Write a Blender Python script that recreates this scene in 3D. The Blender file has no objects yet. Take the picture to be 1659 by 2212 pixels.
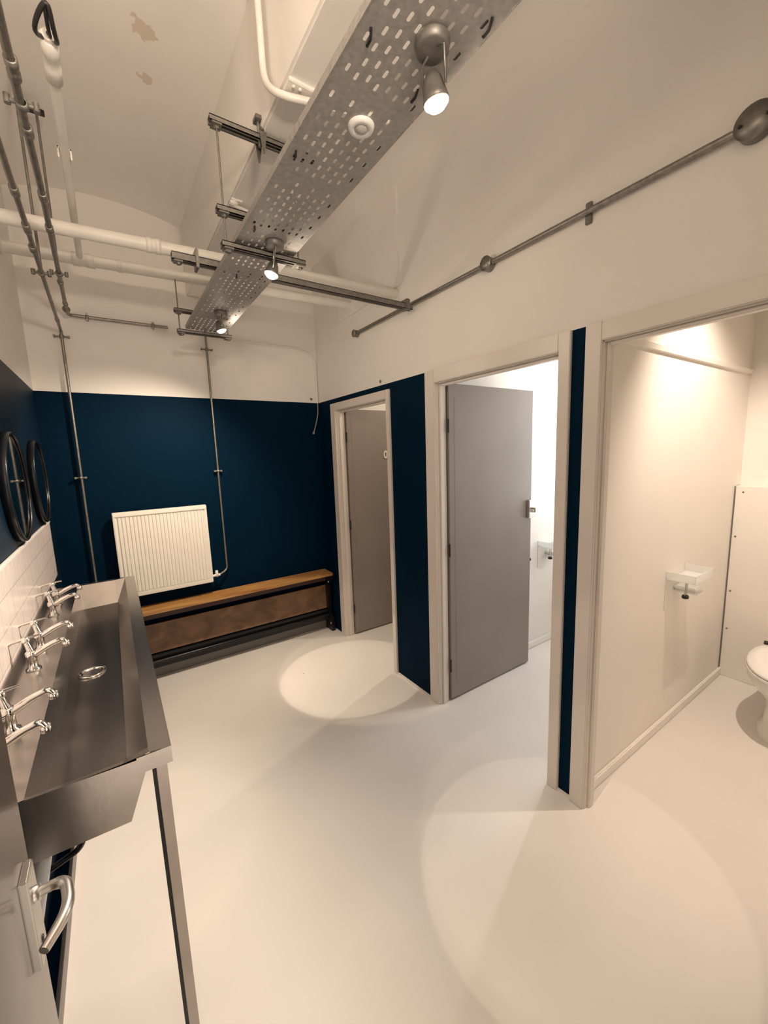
import bpy, bmesh, math, random
from mathutils import Vector, Matrix
random.seed(7)
PI = math.pi
S = bpy.context.scene
COL = S.collection

# ------------------------------------------------------------------ camera
W_RIGHT = 1.965
cam_d = bpy.data.cameras.new('camera')
cam = bpy.data.objects.new('camera', cam_d); COL.objects.link(cam); S.camera = cam
F_PX = 866.4445
cam_d.sensor_fit = 'HORIZONTAL'; cam_d.sensor_width = 36.0
cam_d.lens = F_PX / 1659.0 * 36.0
cam_d.clip_start = 0.02; cam_d.clip_end = 50
yaw, pitch, roll = 0.592, -0.1447, -0.0348
fw = Vector((math.sin(yaw)*math.cos(pitch), math.cos(yaw)*math.cos(pitch), math.sin(pitch)))
rt = Vector((math.cos(yaw), -math.sin(yaw), 0)); up = rt.cross(fw)
r2 = rt*math.cos(roll) + up*math.sin(roll); u2 = -rt*math.sin(roll) + up*math.cos(roll)
M = Matrix((r2, u2, -fw)).transposed().to_4x4(); M.translation = Vector((0.3486, -3.3997, 1.6312))
cam.matrix_world = M

# ------------------------------------------------------------------ view + world
S.view_settings.view_transform = 'Standard'; S.view_settings.look = 'None'
S.view_settings.gamma = 1.0; S.view_settings.use_curve_mapping = False
S.view_settings.exposure = 0.14
wd = bpy.data.worlds.new('world'); S.world = wd; wd.use_nodes = True
WORLD_STR = 1.6
wd.node_tree.nodes['Background'].inputs[0].default_value = (1.0, 0.82, 0.66, 1)
wd.node_tree.nodes['Background'].inputs[1].default_value = WORLD_STR
WARM = (1.0, 0.82, 0.655); COOL = (.99, .965, .95)
E_WIDE = 12.0      # each tray lamp, broad spill
E_UP = 18.0
E_CUB3, E_CUB1, E_CUB2 = 112.0, 38.0, 32.0

# ------------------------------------------------------------------ materials
def new_mat(name):
    m = bpy.data.materials.new(name); m.use_nodes = True
    return m, m.node_tree, m.node_tree.nodes['Principled BSDF']
def pmat(name, col, rough=0.5, metal=0.0, noise=0.0, scale=8.0, bump=0.0, bscale=40.0, stretch=None, emis=None, estr=0, spec=None):
    m, nt, b = new_mat(name)
    b.inputs['Base Color'].default_value = (*col, 1); b.inputs['Roughness'].default_value = rough
    b.inputs['Metallic'].default_value = metal
    if spec is not None: b.inputs['Specular IOR Level'].default_value = spec
    tc = nt.nodes.new('ShaderNodeTexCoord'); mp = nt.nodes.new('ShaderNodeMapping')
    nt.links.new(tc.outputs['Object'], mp.inputs[0])
    if stretch: mp.inputs['Scale'].default_value = stretch
    if noise > 0:
        n = nt.nodes.new('ShaderNodeTexNoise'); n.inputs['Scale'].default_value = scale; n.inputs['Detail'].default_value = 5
        nt.links.new(mp.outputs[0], n.inputs['Vector'])
        r = nt.nodes.new('ShaderNodeValToRGB')
        r.color_ramp.elements[0].position = .3; r.color_ramp.elements[1].position = .7
        r.color_ramp.elements[0].color = (*[c*(1-noise) for c in col], 1); r.color_ramp.elements[1].color = (*[min(1, c*(1+noise)) for c in col], 1)
        nt.links.new(n.outputs['Fac'], r.inputs[0]); nt.links.new(r.outputs[0], b.inputs['Base Color'])
    if bump > 0:
        n = nt.nodes.new('ShaderNodeTexNoise'); n.inputs['Scale'].default_value = bscale; n.inputs['Detail'].default_value = 6
        nt.links.new(mp.outputs[0], n.inputs['Vector'])
        bp = nt.nodes.new('ShaderNodeBump'); bp.inputs['Strength'].default_value = bump; bp.inputs['Distance'].default_value = .01
        nt.links.new(n.outputs['Fac'], bp.inputs['Height']); nt.links.new(bp.outputs[0], b.inputs['Normal'])
    if emis:
        b.inputs['Emission Color'].default_value = (*emis, 1); b.inputs['Emission Strength'].default_value = estr
    return m
CREAM = (.87, .835, .79); NAVY = (.0006, .0125, .030)
def two_tone(name, zsplit, spec=.04, rough=.6):
    """white above, navy below, with plaster unevenness"""
    m, nt, b = new_mat(name)
    g = nt.nodes.new('ShaderNodeNewGeometry'); sx = nt.nodes.new('ShaderNodeSeparateXYZ')
    nt.links.new(g.outputs['Position'], sx.inputs[0])
    gt = nt.nodes.new('ShaderNodeMath'); gt.operation = 'GREATER_THAN'; gt.inputs[1].default_value = zsplit
    nt.links.new(sx.outputs['Z'], gt.inputs[0])
    mx = nt.nodes.new('ShaderNodeMix'); mx.data_type = 'RGBA'
    n = nt.nodes.new('ShaderNodeTexNoise'); n.inputs['Scale'].default_value = 3
    r = nt.nodes.new('ShaderNodeValToRGB'); r.color_ramp.elements[0].color = (*[c*.93 for c in CREAM], 1); r.color_ramp.elements[1].color = (*CREAM, 1)
    nt.links.new(g.outputs['Position'], n.inputs['Vector']); nt.links.new(n.outputs['Fac'], r.inputs[0])
    mx.inputs['A'].default_value = (*NAVY, 1)
    nt.links.new(r.outputs[0], mx.inputs['B']); nt.links.new(gt.outputs[0], mx.inputs['Factor'])
    nt.links.new(mx.outputs['Result'], b.inputs['Base Color'])
    b.inputs['Roughness'].default_value = rough; b.inputs['Specular IOR Level'].default_value = spec
    n2 = nt.nodes.new('ShaderNodeTexNoise'); n2.inputs['Scale'].default_value = 5; n2.inputs['Detail'].default_value = 4
    nt.links.new(g.outputs['Position'], n2.inputs['Vector'])
    bp = nt.nodes.new('ShaderNodeBump'); bp.inputs['Strength'].default_value = .12; bp.inputs['Distance'].default_value = .02
    nt.links.new(n2.outputs['Fac'], bp.inputs['Height']); nt.links.new(bp.outputs[0], b.inputs['Normal'])
    return m
M_WALL = two_tone('painted_wall', 2.1)
M_WALL_L = two_tone('painted_wall_satin', 2.1, .22, .5)
M_CREAM = pmat('cream_paint', CREAM, .5, noise=.03, scale=4, bump=.08, bscale=6)
M_GLOSS = pmat('cream_gloss_paint', (.80, .76, .71), .32, noise=.03, scale=9)
M_PIPEW = pmat('cream_pipe_paint', (.80, .77, .72), .35, noise=.04, scale=14, bump=.1, bscale=30)
M_FRAME = pmat('frame_gloss_paint', (.74, .68, .62), .35, noise=.02, scale=3)
M_CUB = pmat('cubicle_paint', (.87, .83, .77), .45, noise=.02, scale=3)
M_DOOR = pmat('taupe_door_paint', (.26, .222, .20), .38, noise=.05, scale=3)
M_GALV = pmat('galvanised_steel', (.27, .255, .23), .42, .85, noise=.18, scale=60)
M_TRAY = pmat('tray_galvanised', (.38, .365, .34), .5, .25, noise=.15, scale=70)
M_STRUT = pmat('strut_steel', (.22, .21, .19), .5, .6, noise=.2, scale=50)
M_DARK = pmat('black_plastic', (.012, .011, .010), .4)
M_BLACKM = pmat('black_metal', (.010, .011, .014), .28, .3)
M_CHROME = pmat('chrome', (.85, .83, .80), .10, 1.0)
M_SATIN = pmat('satin_aluminium', (.62, .60, .57), .30, 1.0)
M_STEEL = pmat('brushed_trough_steel', (.43, .40, .375), .24, 1.0, noise=.12, scale=5, stretch=(1, .15, 1), bump=.03, bscale=25)
M_MIRROR = pmat('mirror_glass', (.42, .42, .41), .03, 1.0)
M_RAD = pmat('radiator_enamel', (.86, .82, .74), .35)
M_CERAMIC = pmat('white_ceramic', (.88, .86, .82), .12)
M_WHITEPL = pmat('white_plastic', (.85, .83, .80), .35)
M_GREYPL = pmat('grey_lens', (.42, .40, .38), .3)
M_GREYSK = pmat('grey_skirting_paint', (.20, .185, .17), .4)
M_BULB = pmat('lamp_glow', (1, 1, 1), .4, emis=(1.0, .86, .62), estr=30)
M_ROPE = pmat('grey_cable', (.28, .30, .32), .5)
M_TISSUE = pmat('paper', (.88, .88, .82), .8)
# perspex
M_PERSPEX, nt, b = new_mat('clear_acrylic')
b.inputs['Base Color'].default_value = (.93, .95, .94, 1); b.inputs['Roughness'].default_value = .05
b.inputs['Transmission Weight'].default_value = .0; b.inputs['Alpha'].default_value = .42
# floor
M_FLOOR, nt, b = new_mat('cream_floor_paint')
g = nt.nodes.new('ShaderNodeNewGeometry')
n = nt.nodes.new('ShaderNodeTexNoise'); n.inputs['Scale'].default_value = 2.2; n.inputs['Detail'].default_value = 6
r = nt.nodes.new('ShaderNodeValToRGB'); r.color_ramp.elements[0].color = (.75, .71, .665, 1); r.color_ramp.elements[1].color = (.80, .76, .71, 1)
r.color_ramp.elements[0].position = .3; r.color_ramp.elements[1].position = .7
nt.links.new(g.outputs['Position'], n.inputs['Vector']); nt.links.new(n.outputs['Fac'], r.inputs[0])
v = nt.nodes.new('ShaderNodeTexVoronoi'); v.inputs['Scale'].default_value = 3.1; v.inputs['Randomness'].default_value = 1
nt.links.new(g.outputs['Position'], v.inputs['Vector'])
lt = nt.nodes.new('ShaderNodeMath'); lt.operation = 'LESS_THAN'; lt.inputs[1].default_value = .018
nt.links.new(v.outputs['Distance'], lt.inputs[0])
mx = nt.nodes.new('ShaderNodeMix'); mx.data_type = 'RGBA'; mx.inputs['B'].default_value = (.45, .38, .31, 1)
nt.links.new(lt.outputs[0], mx.inputs['Factor']); nt.links.new(r.outputs[0], mx.inputs['A']); nt.links.new(mx.outputs['Result'], b.inputs['Base Color'])
b.inputs['Roughness'].default_value = .42
# ceiling with two broken paint patches
M_CEIL, nt, b = new_mat('ceiling_plaster')
g = nt.nodes.new('ShaderNodeNewGeometry')
n = nt.nodes.new('ShaderNodeTexNoise'); n.inputs['Scale'].default_value = 30; n.inputs['Detail'].default_value = 4
nt.links.new(g.outputs['Position'], n.inputs['Vector'])
col_in = None
mix_prev = None
for (c, rad) in (((.649, -1.345, 3.34), .045), ((.675, -1.118, 3.335), .020)):
    d = nt.nodes.new('ShaderNodeVectorMath'); d.operation = 'DISTANCE'; d.inputs[1].default_value = c
    nt.links.new(g.outputs['Position'], d.inputs[0])
    a = nt.nodes.new('ShaderNodeMath'); a.operation = 'MULTIPLY_ADD'; a.inputs[1].default_value = .10; a.inputs[2].default_value = -.05
    nt.links.new(n.outputs['Fac'], a.inputs[0])
    s = nt.nodes.new('ShaderNodeMath'); s.operation = 'ADD'
    nt.links.new(d.outputs['Value'], s.inputs[0]); nt.links.new(a.outputs[0], s.inputs[1])
    l = nt.nodes.new('ShaderNodeMath'); l.operation = 'LESS_THAN'; l.inputs[1].default_value = rad
    nt.links.new(s.outputs[0], l.inputs[0])
    mx = nt.nodes.new('ShaderNodeMix'); mx.data_type = 'RGBA'; mx.inputs['B'].default_value = (.70, .62, .52, 1)
    if mix_prev: nt.links.new(mix_prev.outputs['Result'], mx.inputs['A'])
    else: mx.inputs['A'].default_value = (*CREAM, 1)
    nt.links.new(l.outputs[0], mx.inputs['Factor']); mix_prev = mx
nt.links.new(mix_prev.outputs['Result'], b.inputs['Base Color']); b.inputs['Roughness'].default_value = .6
n2 = nt.nodes.new('ShaderNodeTexNoise'); n2.inputs['Scale'].default_value = 2.5; n2.inputs['Detail'].default_value = 3
nt.links.new(g.outputs['Position'], n2.inputs['Vector'])
bp = nt.nodes.new('ShaderNodeBump'); bp.inputs['Strength'].default_value = .35; bp.inputs['Distance'].default_value = .05
nt.links.new(n2.outputs['Fac'], bp.inputs['Height']); nt.links.new(bp.outputs[0], b.inputs['Normal'])
# tiles (in the y-z plane)
M_TILE, nt, b = new_mat('pink_white_metro_tile')
g = nt.nodes.new('ShaderNodeNewGeometry'); sx = nt.nodes.new('ShaderNodeSeparateXYZ'); cb = nt.nodes.new('ShaderNodeCombineXYZ')
nt.links.new(g.outputs['Position'], sx.inputs[0]); nt.links.new(sx.outputs['Y'], cb.inputs['X'])
ad = nt.nodes.new('ShaderNodeMath'); ad.operation = 'ADD'; ad.inputs[1].default_value = -1.1 + 1.0
nt.links.new(sx.outputs['Z'], ad.inputs[0]); nt.links.new(ad.outputs[0], cb.inputs['Y'])
bk = nt.nodes.new('ShaderNodeTexBrick'); bk.inputs['Scale'].default_value = 1
bk.inputs['Color1'].default_value = (.86, .78, .74, 1); bk.inputs['Color2'].default_value = (.82, .74, .70, 1); bk.inputs['Mortar'].default_value = (.60, .54, .50, 1)
bk.inputs['Mortar Size'].default_value = .0022; bk.inputs['Mortar Smooth'].default_value = .2; bk.inputs['Brick Width'].default_value = .2; bk.inputs['Row Height'].default_value = .1
nt.links.new(cb.outputs[0], bk.inputs['Vector']); nt.links.new(bk.outputs['Color'], b.inputs['Base Color'])
n = nt.nodes.new('ShaderNodeTexNoise'); n.inputs['Scale'].default_value = 22
nt.links.new(g.outputs['Position'], n.inputs['Vector'])
bp = nt.nodes.new('ShaderNodeBump'); bp.inputs['Strength'].default_value = .15; bp.inputs['Distance'].default_value = .01
nt.links.new(n.outputs['Fac'], bp.inputs['Height']); nt.links.new(bp.outputs[0], b.inputs['Normal']); b.inputs['Roughness'].default_value = .2
# wood
def wood(name, c1, c2, rough=.5, axis_scale=(1.2, 18, 18)):
    m, nt, b = new_mat(name)
    tc = nt.nodes.new('ShaderNodeTexCoord'); mp = nt.nodes.new('ShaderNodeMapping'); mp.inputs['Scale'].default_value = axis_scale
    nt.links.new(tc.outputs['Object'], mp.inputs[0])
    n = nt.nodes.new('ShaderNodeTexNoise'); n.inputs['Scale'].default_value = 2.0; n.inputs['Detail'].default_value = 8; n.inputs['Distortion'].default_value = .8
    nt.links.new(mp.outputs[0], n.inputs['Vector'])
    r = nt.nodes.new('ShaderNodeValToRGB'); r.color_ramp.elements[0].position = .35; r.color_ramp.elements[1].position = .65
    r.color_ramp.elements[0].color = (*c1, 1); r.color_ramp.elements[1].color = (*c2, 1)
    nt.links.new(n.outputs['Fac'], r.inputs[0]); nt.links.new(r.outputs[0], b.inputs['Base Color']); b.inputs['Roughness'].default_value = rough
    return m
M_WOOD = wood('honey_pine', (.30, .13, .035), (.52, .29, .10), .35)
M_PLY = wood('brown_stained_board', (.13, .070, .036), (.25, .14, .075), .5, (3, 10, 4))

# ------------------------------------------------------------------ mesh helpers
class MB:
    def __init__(s): s.v = []; s.f = []; s.sm = []; s.mi = []
    def add(s, vs, fs, smooth=False, mi=0):
        o = len(s.v); s.v += [tuple(v) for v in vs]
        for f in fs: s.f.append([i+o for i in f]); s.sm.append(smooth); s.mi.append(mi)
    def box(s, x0, x1, y0, y1, z0, z1, bev=0.0, mi=0):
        if bev <= 0:
            vs = [(x, y, z) for z in (z0, z1) for y in (y0, y1) for x in (x0, x1)]
            s.add(vs, [(0, 2, 3, 1), (4, 5, 7, 6), (0, 1, 5, 4), (2, 6, 7, 3), (0, 4, 6, 2), (1, 3, 7, 5)], mi=mi)
        else:
            bm = bmesh.new(); bmesh.ops.create_cube(bm, size=1)
            for v in bm.verts: v.co = Vector((x0+(v.co.x+.5)*(x1-x0), y0+(v.co.y+.5)*(y1-y0), z0+(v.co.z+.5)*(z1-z0)))
            bmesh.ops.bevel(bm, geom=bm.edges[:], offset=bev, segments=2, affect='EDGES')
            bm.verts.index_update()
            s.add([v.co[:] for v in bm.verts], [[v.index for v in f.verts] for f in bm.faces], mi=mi); bm.free()
        return s
    def tube(s, pts, r, n=14, smooth=True, caps=True, mi=0):
        pts = [Vector(p) for p in pts]; rs = r if isinstance(r, (list, tuple)) else [r]*len(pts)
        tans = []
        for i in range(len(pts)):
            a = pts[max(i-1, 0)]; b_ = pts[min(i+1, len(pts)-1)]
            tans.append((b_-a).normalized())
        t0 = tans[0]; ref = Vector((0, 0, 1)) if abs(t0.z) < .9 else Vector((1, 0, 0))
        nrm = t0.cross(ref).normalized(); rings = []
        for i, p in enumerate(pts):
            t = tans[i]; nrm = (nrm - t*nrm.dot(t)).normalized(); bn = t.cross(nrm)
            rings.append([p + (nrm*math.cos(2*PI*k/n) + bn*math.sin(2*PI*k/n))*rs[i] for k in range(n)])
        vs = [v for rg in rings for v in rg]; fs = []
        for i in range(len(pts)-1):
            for k in range(n): fs.append((i*n+k, i*n+(k+1) % n, (i+1)*n+(k+1) % n, (i+1)*n+k))
        s.add(vs, fs, smooth, mi)
        if caps:
            s.add(rings[0], [tuple(range(n))[::-1]], False, mi); s.add(rings[-1], [tuple(range(n))], False, mi)
        return s
    def lathe(s, prof, c=(0, 0, 0), axis=(0, 0, 1), n=28, smooth=True, sx=1, sy=1, mi=0):
        """prof: (radius, height) pairs round an axis"""
        ax = Vector(axis).normalized(); ref = Vector((0, 1, 0)) if abs(ax.y) < .9 else Vector((1, 0, 0))
        u = ref.cross(ax).normalized(); w = ax.cross(u); c = Vector(c); vs = []; fs = []
        for (r, h) in prof:
            for k in range(n):
                a = 2*PI*k/n; vs.append(c + u*math.cos(a)*r*sx + w*math.sin(a)*r*sy + ax*h)
        for i in range(len(prof)-1):
            for k in range(n): fs.append((i*n+k, i*n+(k+1) % n, (i+1)*n+(k+1) % n, (i+1)*n+k))
        s.add(vs, fs, smooth, mi); return s
    def prism(s, poly, axis, a0, a1, mi=0):
        """polygon in the two other axes extruded along axis"""
        def mk(p, a):
            return {'x': (a, p[0], p[1]), 'y': (p[0], a, p[1]), 'z': (p[0], p[1], a)}[axis]
        n = len(poly); vs = [mk(p, a0) for p in poly] + [mk(p, a1) for p in poly]
        fs = [tuple(range(n))[::-1], tuple(range(n, 2*n))] + [(i, (i+1) % n, n+(i+1) % n, n+i) for i in range(n)]
        s.add(vs, fs, False, mi); return s
def fillet(pts, rad, seg=6):
    pts = [Vector(p) for p in pts]; out = [pts[0]]
    for i in range(1, len(pts)-1):
        a = (pts[i-1]-pts[i]); b_ = (pts[i+1]-pts[i]); d = min(rad, a.length*.49, b_.length*.49)
        p0 = pts[i]+a.normalized()*d; p1 = pts[i]+b_.normalized()*d
        for k in range(seg+1):
            t = k/seg; out.append((1-t)**2*p0 + 2*t*(1-t)*pts[i] + t*t*p1)
    out.append(pts[-1]); return out
def build(name, mb, mats, parent=None, origin=None, fix=True, holes=False):
    """link mb as ONE mesh object; world coordinates in mb, origin moved to `origin`"""
    if parent is not None and origin is None: origin = parent['_w']
    og = Vector(origin) if origin is not None else Vector((0, 0, 0))
    me = bpy.data.meshes.new(name)
    me.from_pydata([tuple(Vector(v)-og) for v in mb.v], [], mb.f)
    for p, s_, mi in zip(me.polygons, mb.sm, mb.mi): p.use_smooth = s_; p.material_index = mi
    for m in (mats if isinstance(mats, (list, tuple)) else [mats]): me.materials.append(m)
    if fix:
        bm = bmesh.new(); bm.from_mesh(me); bmesh.ops.recalc_face_normals(bm, faces=bm.faces[:]); bm.to_mesh(me); bm.free()
    me.update()
    o = bpy.data.objects.new(name, me); COL.objects.link(o)
    if parent is not None:
        o.parent = parent; o.location = og - Vector(parent['_w'])
    else: o.location = og
    o['_w'] = tuple(og)
    return o
def tag(o, label, cat, group=None):
    o['label'] = label; o['category'] = cat
    if group: o['group'] = group
    return o
def thing(name, loc, label, cat, group=None):
    o = bpy.data.objects.new(name, None); COL.objects.link(o); o.location = loc; o.empty_display_size = .05
    o['_w'] = tuple(loc); return tag(o, label, cat, group)
def struct(name, mb, mat, parent=None):
    o = build(name, mb, mat, parent)
    if parent is None: o['kind'] = 'structure'
    return o
def dup(root, loc, label, rotz=None, dk=None):
    r = root.copy(); COL.objects.link(r); r.location = loc; r['label'] = label; r['_w'] = tuple(loc)
    if rotz is not None: r.rotation_euler.z = rotz
    for ch in list(root.children):
        c = ch.copy(); COL.objects.link(c); c.parent = r
        for g_ in list(ch.children):
            d = g_.copy(); COL.objects.link(d); d.parent = c
    return r

# ------------------------------------------------------------------ the shell
X0, XR, XR2 = 0.0, W_RIGHT, 2.035     # left wall, right wall face and back
YN = -3.62; ZC = 3.42
CX = 3.87                              # rear wall of the cubicles
mb = MB().box(-.1, CX+.1, YN-.1, .1, -.08, 0); struct('floor', mb, M_FLOOR)
mb = MB().box(-.1, 2.1, 0, .1, 0, 3.5); struct('wall_far', mb, M_WALL)
mb = MB().box(-.1, 0, YN-.1, 0, 0, 3.5); struct('wall_left', mb, M_WALL_L)
mb = MB()
openings = [(-1.08, -.33, 2.0), (-2.365, -1.58, 2.025), (-3.35, -2.545, 2.03)]
mb.box(XR, XR2, -.33, 0, 0, 3.5)
mb.box(XR, XR2, -1.08, -.33, 2.0, 3.5)
mb.box(XR, XR2, -1.58, -1.08, 0, 3.5)
mb.box(XR, XR2, -2.365, -1.58, 2.025, 3.5)
mb.box(XR, XR2, -2.545, -2.365, 0, 3.5)
mb.box(XR, XR2, -3.35, -2.545, 2.03, 3.5)
mb.box(XR, XR2, YN-.1, -3.35, 0, 3.5)
struct('wall_right', mb, M_WALL)
mb = MB(); mb.box(-.1, .12, YN-.1, YN, 0, 3.5); mb.box(1.02, 2.1, YN-.1, YN, 0, 3.5); mb.box(.12, 1.02, YN-.1, YN, 2.1, 3.5)
struct('wall_near', mb, M_WALL)
# ceiling: left bay is a shallow plaster vault, right bay is flat
mb = MB(); prof = []
for i in range(13):
    t = i/12; x = -.02 + t*1.0; prof.append((x, 3.27 + .08*math.sin(PI*t)**.8))
prof += [(1.24, 3.24), (2.1, 3.225)]
poly = prof + [(2.1, 3.6), (-.02, 3.6)]
for i in range(len(prof)-1):
    a, b_ = prof[i], prof[i+1]
    mb.add([(a[0], YN-.1, a[1]), (b_[0], YN-.1, b_[1]), (b_[0], .1, b_[1]), (a[0], .1, a[1])], [(0, 1, 2, 3)], smooth=i < 12)
    mb.add([(a[0], YN-.1, 3.6), (b_[0], YN-.1, 3.6), (b_[0], .1, 3.6), (a[0], .1, 3.6)], [(0, 3, 2, 1)])
struct('ceiling', mb, M_CEIL)
mb = MB().box(.95, 1.24, YN, -.0, 2.83, 3.30, bev=.008); struct('trim_1', mb, M_CEIL)      # boxed beam along the room
mb = MB(); mb.box(XR-.014, XR, -1.26, -.47, 2.66, 3.23); struct('trim_2', mb, M_CREAM)      # plaster patch on the right wall
# floor edge strips
mb = MB(); mb.box(.043, .055, YN, 0, 0, .07, bev=.002); mb.box(0, .0435, YN, 0, 0, .068, mi=1); struct('baseboard_left', mb, [M_GREYSK, M_WALL])
mb = MB(); mb.box(.055, XR, -.022, 0, 0, .075, bev=.004); struct('baseboard_far', mb, M_GREYSK)
mb = MB()
for (a, b_) in ((-1.50, -1.12), (-2.48, -2.418)): mb.box(XR-.012, XR, a, b_, 0, .012)
struct('baseboard_right', mb, M_GLOSS)
# tiled splashback
mb = MB().box(0, .010, YN, -.29, .965, 1.288); tb = MB().box(0, .013, YN, -.285, 1.288, 1.302, bev=.003)
t_ = struct('trim_3', mb, M_TILE); build('edge_strip', tb, M_GLOSS, t_)
# cubicle shells
mb = MB(); mb.box(XR2, CX, -1.46, -1.42, 0, 2.8); struct('wall_cubicle_first', mb, M_CUB)
mb = MB(); mb.box(XR2, CX, -2.504, -2.464, 0, 2.8); struct('wall_cubicle_second', mb, M_CUB)
mb = MB(); mb.box(XR2, CX, YN-.1, YN+.02, 0, 2.8); struct('wall_cubicle_third', mb, M_CUB)
mb = MB(); mb.box(CX, CX+.1, YN-.1, .1, 0, .9); mb.box(CX, CX+.1, YN-.1, -2.3, .9, 2.8); mb.box(CX, CX+.1, -1.6, .1, .9, 2.8); mb.box(CX, CX+.1, -2.3, -1.6, 2.3, 2.8)
struct('wall_cubicle_rear', mb, M_CUB)
mb = MB(); mb.box(2.1, CX, 0, .1, 0, 2.8); struct('wall_cubicle_far', mb, M_CUB)
mb = MB(); mb.box(XR2, CX+.1, YN-.1, .1, 2.8, 2.86); struct('ceiling_cubicles', mb, M_CUB)
# duct panel in the third cubicle, ledge and floor fillets
mb = MB().box(3.765, CX, YN, -2.510, .0, 1.338, bev=.003); o = struct('trim_4', mb, M_CUB)
sc = MB()
for (y, z) in ((-2.55, 1.30), (-2.53, 1.0), (-2.53, .62), (-2.53, .35), (-3.2, 1.3)): sc.lathe([(0, .004), (.005, .003), (.006, 0)], (3.765, y, z), (-1, 0, 0), 10)
build('screw_heads', sc, M_STRUT, o)
mb = MB().box(3.760, 3.765, -2.5085, -2.5045, .02, 1.338); struct('trim_5', mb, M_GREYSK)
mb = MB().prism([(-2.504, 2.058), (-2.516, 2.062), (-2.520, 2.085), (-2.504, 2.09)], 'x', XR2, CX); struct('trim_6', mb, M_CUB)
mb = MB().box(XR2, CX, -2.520, -2.504, 0, .055, bev=.005); struct('baseboard_third', mb, M_CUB)
mb = MB().box(XR2, CX, -1.476, -1.46, 0, .055, bev=.005); struct('baseboard_second', mb, M_CUB)

# added unseen window with glowing pane, brightens the second cubicle from its rear wall
win = MB(); win.box(CX-.02, CX+.06, -2.3, -2.25, .9, 2.3); win.box(CX-.02, CX+.06, -1.65, -1.6, .9, 2.3)
win.box(CX-.02, CX+.06, -2.25, -1.65, .9, .95); win.box(CX-.02, CX+.06, -2.25, -1.65, 2.25, 2.3); win.box(CX, CX+.05, -2.25, -1.65, 1.57, 1.61)
w_ = struct('fill_window', win, M_GLOSS)
pm = pmat('frosted_fill_pane', (.9, .9, .9), .5, emis=(.93, .97, 1.0), estr=5.0)
build('pane', MB().box(CX+.02, CX+.03, -2.25, -1.65, .95, 2.25), pm, w_)

# door frames (architrave + lining + stop) on the right wall
def door_frame(name, yo0, yo1, zo, yi0, yi1, zi, deep=XR2+.002, mat=M_FRAME):
    m = MB(); px = XR-.016
    m.box(px, XR, yo1 if yo1 > yi1 else yi1, yo0, 0, zo) if False else None
    m.box(px, XR+.002, yi0, yo0, 0, zo, bev=.003)          # far-side architrave (towards the far wall)
    m.box(px, XR+.002, yo1, yi1, 0, zo, bev=.003)
    m.box(px, XR+.002, yi1, yi0, zi, zo, bev=.003)
    t = .004
    m.box(XR-.001, deep, yi0-t, yi0+.0, 0, zi)
    m.box(XR-.001, deep, yi1, yi1+t, 0, zi)
    m.box(XR-.001, deep, yi1, yi0, zi-t, zi)
    # stops
    m.box(XR+.018, XR+.045, yi0-.016, yi0-t, 0, zi-t, bev=.002)
    m.box(XR+.018, XR+.045, yi1+t, yi1+.016, 0, zi-t, bev=.002)
    m.box(XR+.018, XR+.045, yi1+.016, yi0-.016, zi-.018, zi-t, bev=.002)
    o = build(name, m, mat); o['kind'] = 'structure'; return o
door_frame('trim_7', -.252, -1.121, 2.06, -.33, -1.08, 2.0)
door_frame('trim_8', -1.497, -2.418, 2.1, -1.58, -2.365, 2.025)
door_frame('trim_9', -2.480, -3.42, 2.1, -2.545, -3.35, 2.03)

# cubicle doors, both swung open into their cubicles
def cub_door(name, y0, th, x0, x1, z1, kind):
    d = MB().box(x0, x1, y0, y0+th, .012, z1, bev=.002)
    d.box(x0+.045, x0+.048, y0-.001, y0, .1, z1-.08)
    root = build(name, d, M_DOOR, origin=(x0, y0+th/2, .012)); root['kind'] = 'structure'
    h = MB()
    for z in (.25, 1.02, 1.78): h.tube([(x0-.006, y0-.004, z-.04), (x0-.006, y0-.004, z+.04)], .006, 10)
    build('hinges', h, M_DARK, root, origin=(x0, y0, 1)); return root
d2 = cub_door('door_2', -1.60, .04, 2.045, 2.85, 2.028, 'lock')
b_ = MB().box(2.795, 2.872, -1.624, -1.600, 1.135, 1.265, bev=.004); b_.box(2.850, 2.856, -1.60, -1.562, 1.15, 1.25)
lk = build('bolt_case', b_, M_SATIN, d2, origin=(2.83, -1.61, 1.2))
build('bolt_knob', MB().lathe([(0, .018), (.010, .016), (.012, 0)], (2.835, -1.624, 1.185), (0, -1, 0), 14).box(2.831, 2.839, -1.648, -1.62, 1.175, 1.21, bev=.002), M_CHROME, lk)
build('bumper', MB().lathe([(0, .012), (.012, .010), (.014, 0)], (2.85, -1.59, .815), (1, 0, 0), 12), M_DARK, d2, origin=(2.85, -1.59, .81))
d1 = cub_door('door_3', -.352, .04, 2.045, 2.80, 2.012, 'number')
nm = MB(); ring = [(math.cos(a)*.021, math.sin(a)*.036) for a in [2*PI*k/32 for k in range(32)]]; inn = [(x*.48, z*.62) for x, z in ring]
cx_, cz_ = 2.435, 1.622
vs = [(cx_+x, -.353, cz_+z) for x, z in ring] + [(cx_+x, -.353, cz_+z) for x, z in inn] + [(cx_+x, -.357, cz_+z) for x, z in ring] + [(cx_+x, -.357, cz_+z) for x, z in inn]
n_ = 32; fs = []
for k in range(n_):
    j = (k+1) % n_; fs += [(64+k, 64+j, 96+j, 96+k), (k, j, 64+j, 64+k), (32+j, 32+k, 96+k, 96+j), (j, k, 32+k, 32+j)]
nm.add(vs, fs); build('door_numeral', nm, M_RAD, d1, origin=(cx_, -.353, cz_))

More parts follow.
